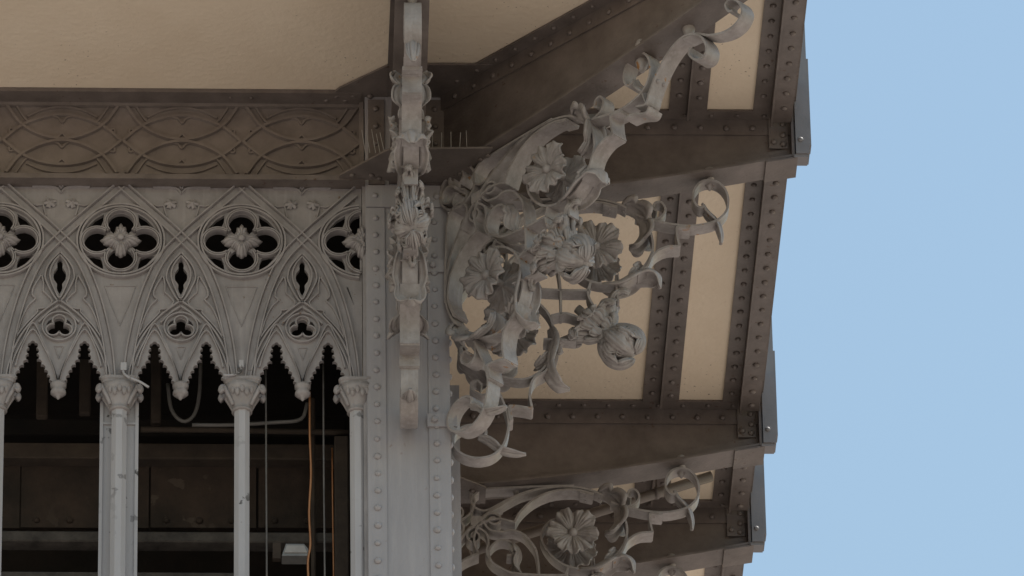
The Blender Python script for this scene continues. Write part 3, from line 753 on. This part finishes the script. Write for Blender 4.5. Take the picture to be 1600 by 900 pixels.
# ------------------------------------------------------------------ dark machine room behind
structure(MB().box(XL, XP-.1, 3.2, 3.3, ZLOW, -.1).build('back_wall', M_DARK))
structure(MB().box(XL, XP-.1, .3, 3.3, ZLOW-.1, ZLOW-.001).build('bounce_block_floor', M_DARK))  # unseen, added to keep ground bounce out of the interior
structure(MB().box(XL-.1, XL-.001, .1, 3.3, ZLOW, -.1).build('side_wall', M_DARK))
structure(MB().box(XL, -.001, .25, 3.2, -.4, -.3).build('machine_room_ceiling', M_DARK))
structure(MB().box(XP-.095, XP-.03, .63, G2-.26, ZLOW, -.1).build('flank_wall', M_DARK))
def beam(name, label, x0, x1, y0, y1, Y, m, dep=.12, cat='beam'):
    a = W((x0+x1)/2, y0, Y); b = W((x0+x1)/2, y1, Y); xa = W(x0, (y0+y1)/2, Y).x; xb = W(x1, (y0+y1)/2, Y).x
    mb = MB(); n = 14                        # slightly uneven old member
    o = mb.box(xa, xb, Y, Y+dep, b.z, a.z).build(name, m)
    bv = o.modifiers.new('bevel', 'BEVEL'); bv.width = .008; bv.segments = 1
    return tag(o, label, cat)
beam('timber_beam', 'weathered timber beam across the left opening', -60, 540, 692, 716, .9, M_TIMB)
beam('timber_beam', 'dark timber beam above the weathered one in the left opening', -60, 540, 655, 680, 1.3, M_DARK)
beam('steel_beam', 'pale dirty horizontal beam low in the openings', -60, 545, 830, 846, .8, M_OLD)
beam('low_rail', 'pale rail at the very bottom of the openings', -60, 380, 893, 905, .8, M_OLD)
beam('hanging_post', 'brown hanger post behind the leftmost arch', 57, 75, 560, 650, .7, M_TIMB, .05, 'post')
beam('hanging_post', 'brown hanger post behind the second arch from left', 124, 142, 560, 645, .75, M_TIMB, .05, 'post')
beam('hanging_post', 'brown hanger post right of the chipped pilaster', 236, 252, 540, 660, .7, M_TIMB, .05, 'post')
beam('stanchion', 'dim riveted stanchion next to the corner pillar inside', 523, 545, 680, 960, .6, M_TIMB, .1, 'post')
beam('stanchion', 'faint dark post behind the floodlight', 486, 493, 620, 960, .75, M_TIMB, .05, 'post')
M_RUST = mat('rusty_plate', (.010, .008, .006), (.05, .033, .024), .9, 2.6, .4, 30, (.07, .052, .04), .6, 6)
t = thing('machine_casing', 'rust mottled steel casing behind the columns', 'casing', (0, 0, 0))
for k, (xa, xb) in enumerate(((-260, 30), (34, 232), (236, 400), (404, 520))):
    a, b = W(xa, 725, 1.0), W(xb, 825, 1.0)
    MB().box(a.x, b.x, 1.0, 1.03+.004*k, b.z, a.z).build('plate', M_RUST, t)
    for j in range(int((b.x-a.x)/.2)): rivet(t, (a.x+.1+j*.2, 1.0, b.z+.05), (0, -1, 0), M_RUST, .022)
def line(name, label, pts, r, m, Y, cat, seg=8):
    P = [W(a, b, Y) for a, b in pts]
    mb = MB().tube(cr(P, 4), r, seg); return tag(mb.build(name, m, None, True), label, cat)
line('copper_pipe', 'bright copper pipe hanging in the right opening', [(484, 612), (484, 680), (486, 740), (483, 800), (485, 850), (481, 880), (484, 940)], .008, M_COPP, .3, 'pipe')
line('copper_pipe', 'thin dim copper pipe beside the inner stanchion', [(519, 700), (520, 800), (522, 940)], .006, M_COPP, .62, 'pipe')
line('cable', 'straight pale cable left of the copper pipe', [(415, 560), (416, 750), (417, 940)], .006, M_CABL, .3, 'cable')
line('cable', 'straight pale cable right of the copper pipe', [(505, 560), (506, 750), (508, 940)], .006, M_CABL, .3, 'cable')
line('cable', 'pale cable close to the column by the pillar', [(548, 640), (551, 750), (554, 940)], .01, M_CABL, .22, 'cable')
line('cable_loop', 'slack grey cable loop behind the middle arch', [(262, 600), (268, 640), (285, 658), (302, 650), (311, 620), (314, 560)], .012, M_CABL, .55, 'cable')
line('conduit', 'grey conduit along the top of the right openings', [(300, 664), (360, 664), (430, 660), (470, 655), (480, 630)], .012, M_CABL, .5, 'pipe')
line('conduit', 'rusty horizontal pipe under the grey conduit', [(220, 671), (330, 672), (430, 674), (545, 676)], .018, M_TIMB, .7, 'pipe')
fl = thing('floodlight', 'small white floodlight low in the right opening', 'lamp', W(462, 875, .45))
MB().prism([(-.085, 0), (.08, 0), (.075, .05), (.05, .085), (-.06, .085)], -.05, .05, lambda p, y: (p[0], y, p[1])).build('housing', M_LAMP, fl)
MB().prism([(-.07, .02), (.07, .02), (.05, .07), (-.055, .07)], -.056, -.051, lambda p, y: (p[0], y, p[1])).build('glass', M_WIRE, fl)
MB().box(-.14, -.09, -.02, .02, .0, .11).build('mount', M_TIMB, fl)
t = thing('cable_end', 'cut white cable poking out over the second capital', 'cable', W(193, 585, YT-.04))
MB().tube(cr([Vector(v) for v in ((0, 0, .05), (0, -.02, 0), (.03, -.05, -.05), (.1, -.06, -.09), (.155, -.06, -.13))], 4), .008, 7).build('flex', M_COLM, t, True)
MB().box(-.018, .018, -.02, .012, .02, .075).build('clip', M_COLM, t)
t = thing('cable_end', 'short white cable curling onto the third capital', 'cable', W(377, 575, YT-.04))
MB().tube(cr([Vector(v) for v in ((0, 0, .02), (-.005, -.02, -.04), (-.05, -.04, -.075), (-.11, -.05, -.085))], 4), .008, 7).build('flex', M_COLM, t, True)
MB().box(-.014, .014, -.015, .012, 0, .05).build('clip', M_COLM, t)

# ------------------------------------------------------------------ drain pipe between second and third girders
YD = G2+.55
dp = thing('drain_pipe', 'brown drain pipe slanting under the ceiling behind the second bracket', 'pipe', (0, 0, 0))
a, b = W(735, 862, YD), W(1112, 744, YD)
MB().tube([a, a+(b-a)*.5, b], .036, 12).build('pipe', M_PIPE, dp, True)
c = a+(b-a)*.77
MB().tube([c+Vector((-.012, 0, 0)), c+Vector((.012, 0, .004))], .043, 12).build('clip', M_GIR, dp, True)
MB().box(c.x-.006, c.x+.006, YD-.01, YD+.01, c.z+.03, -.02).build('hanger', M_GIR, dp)
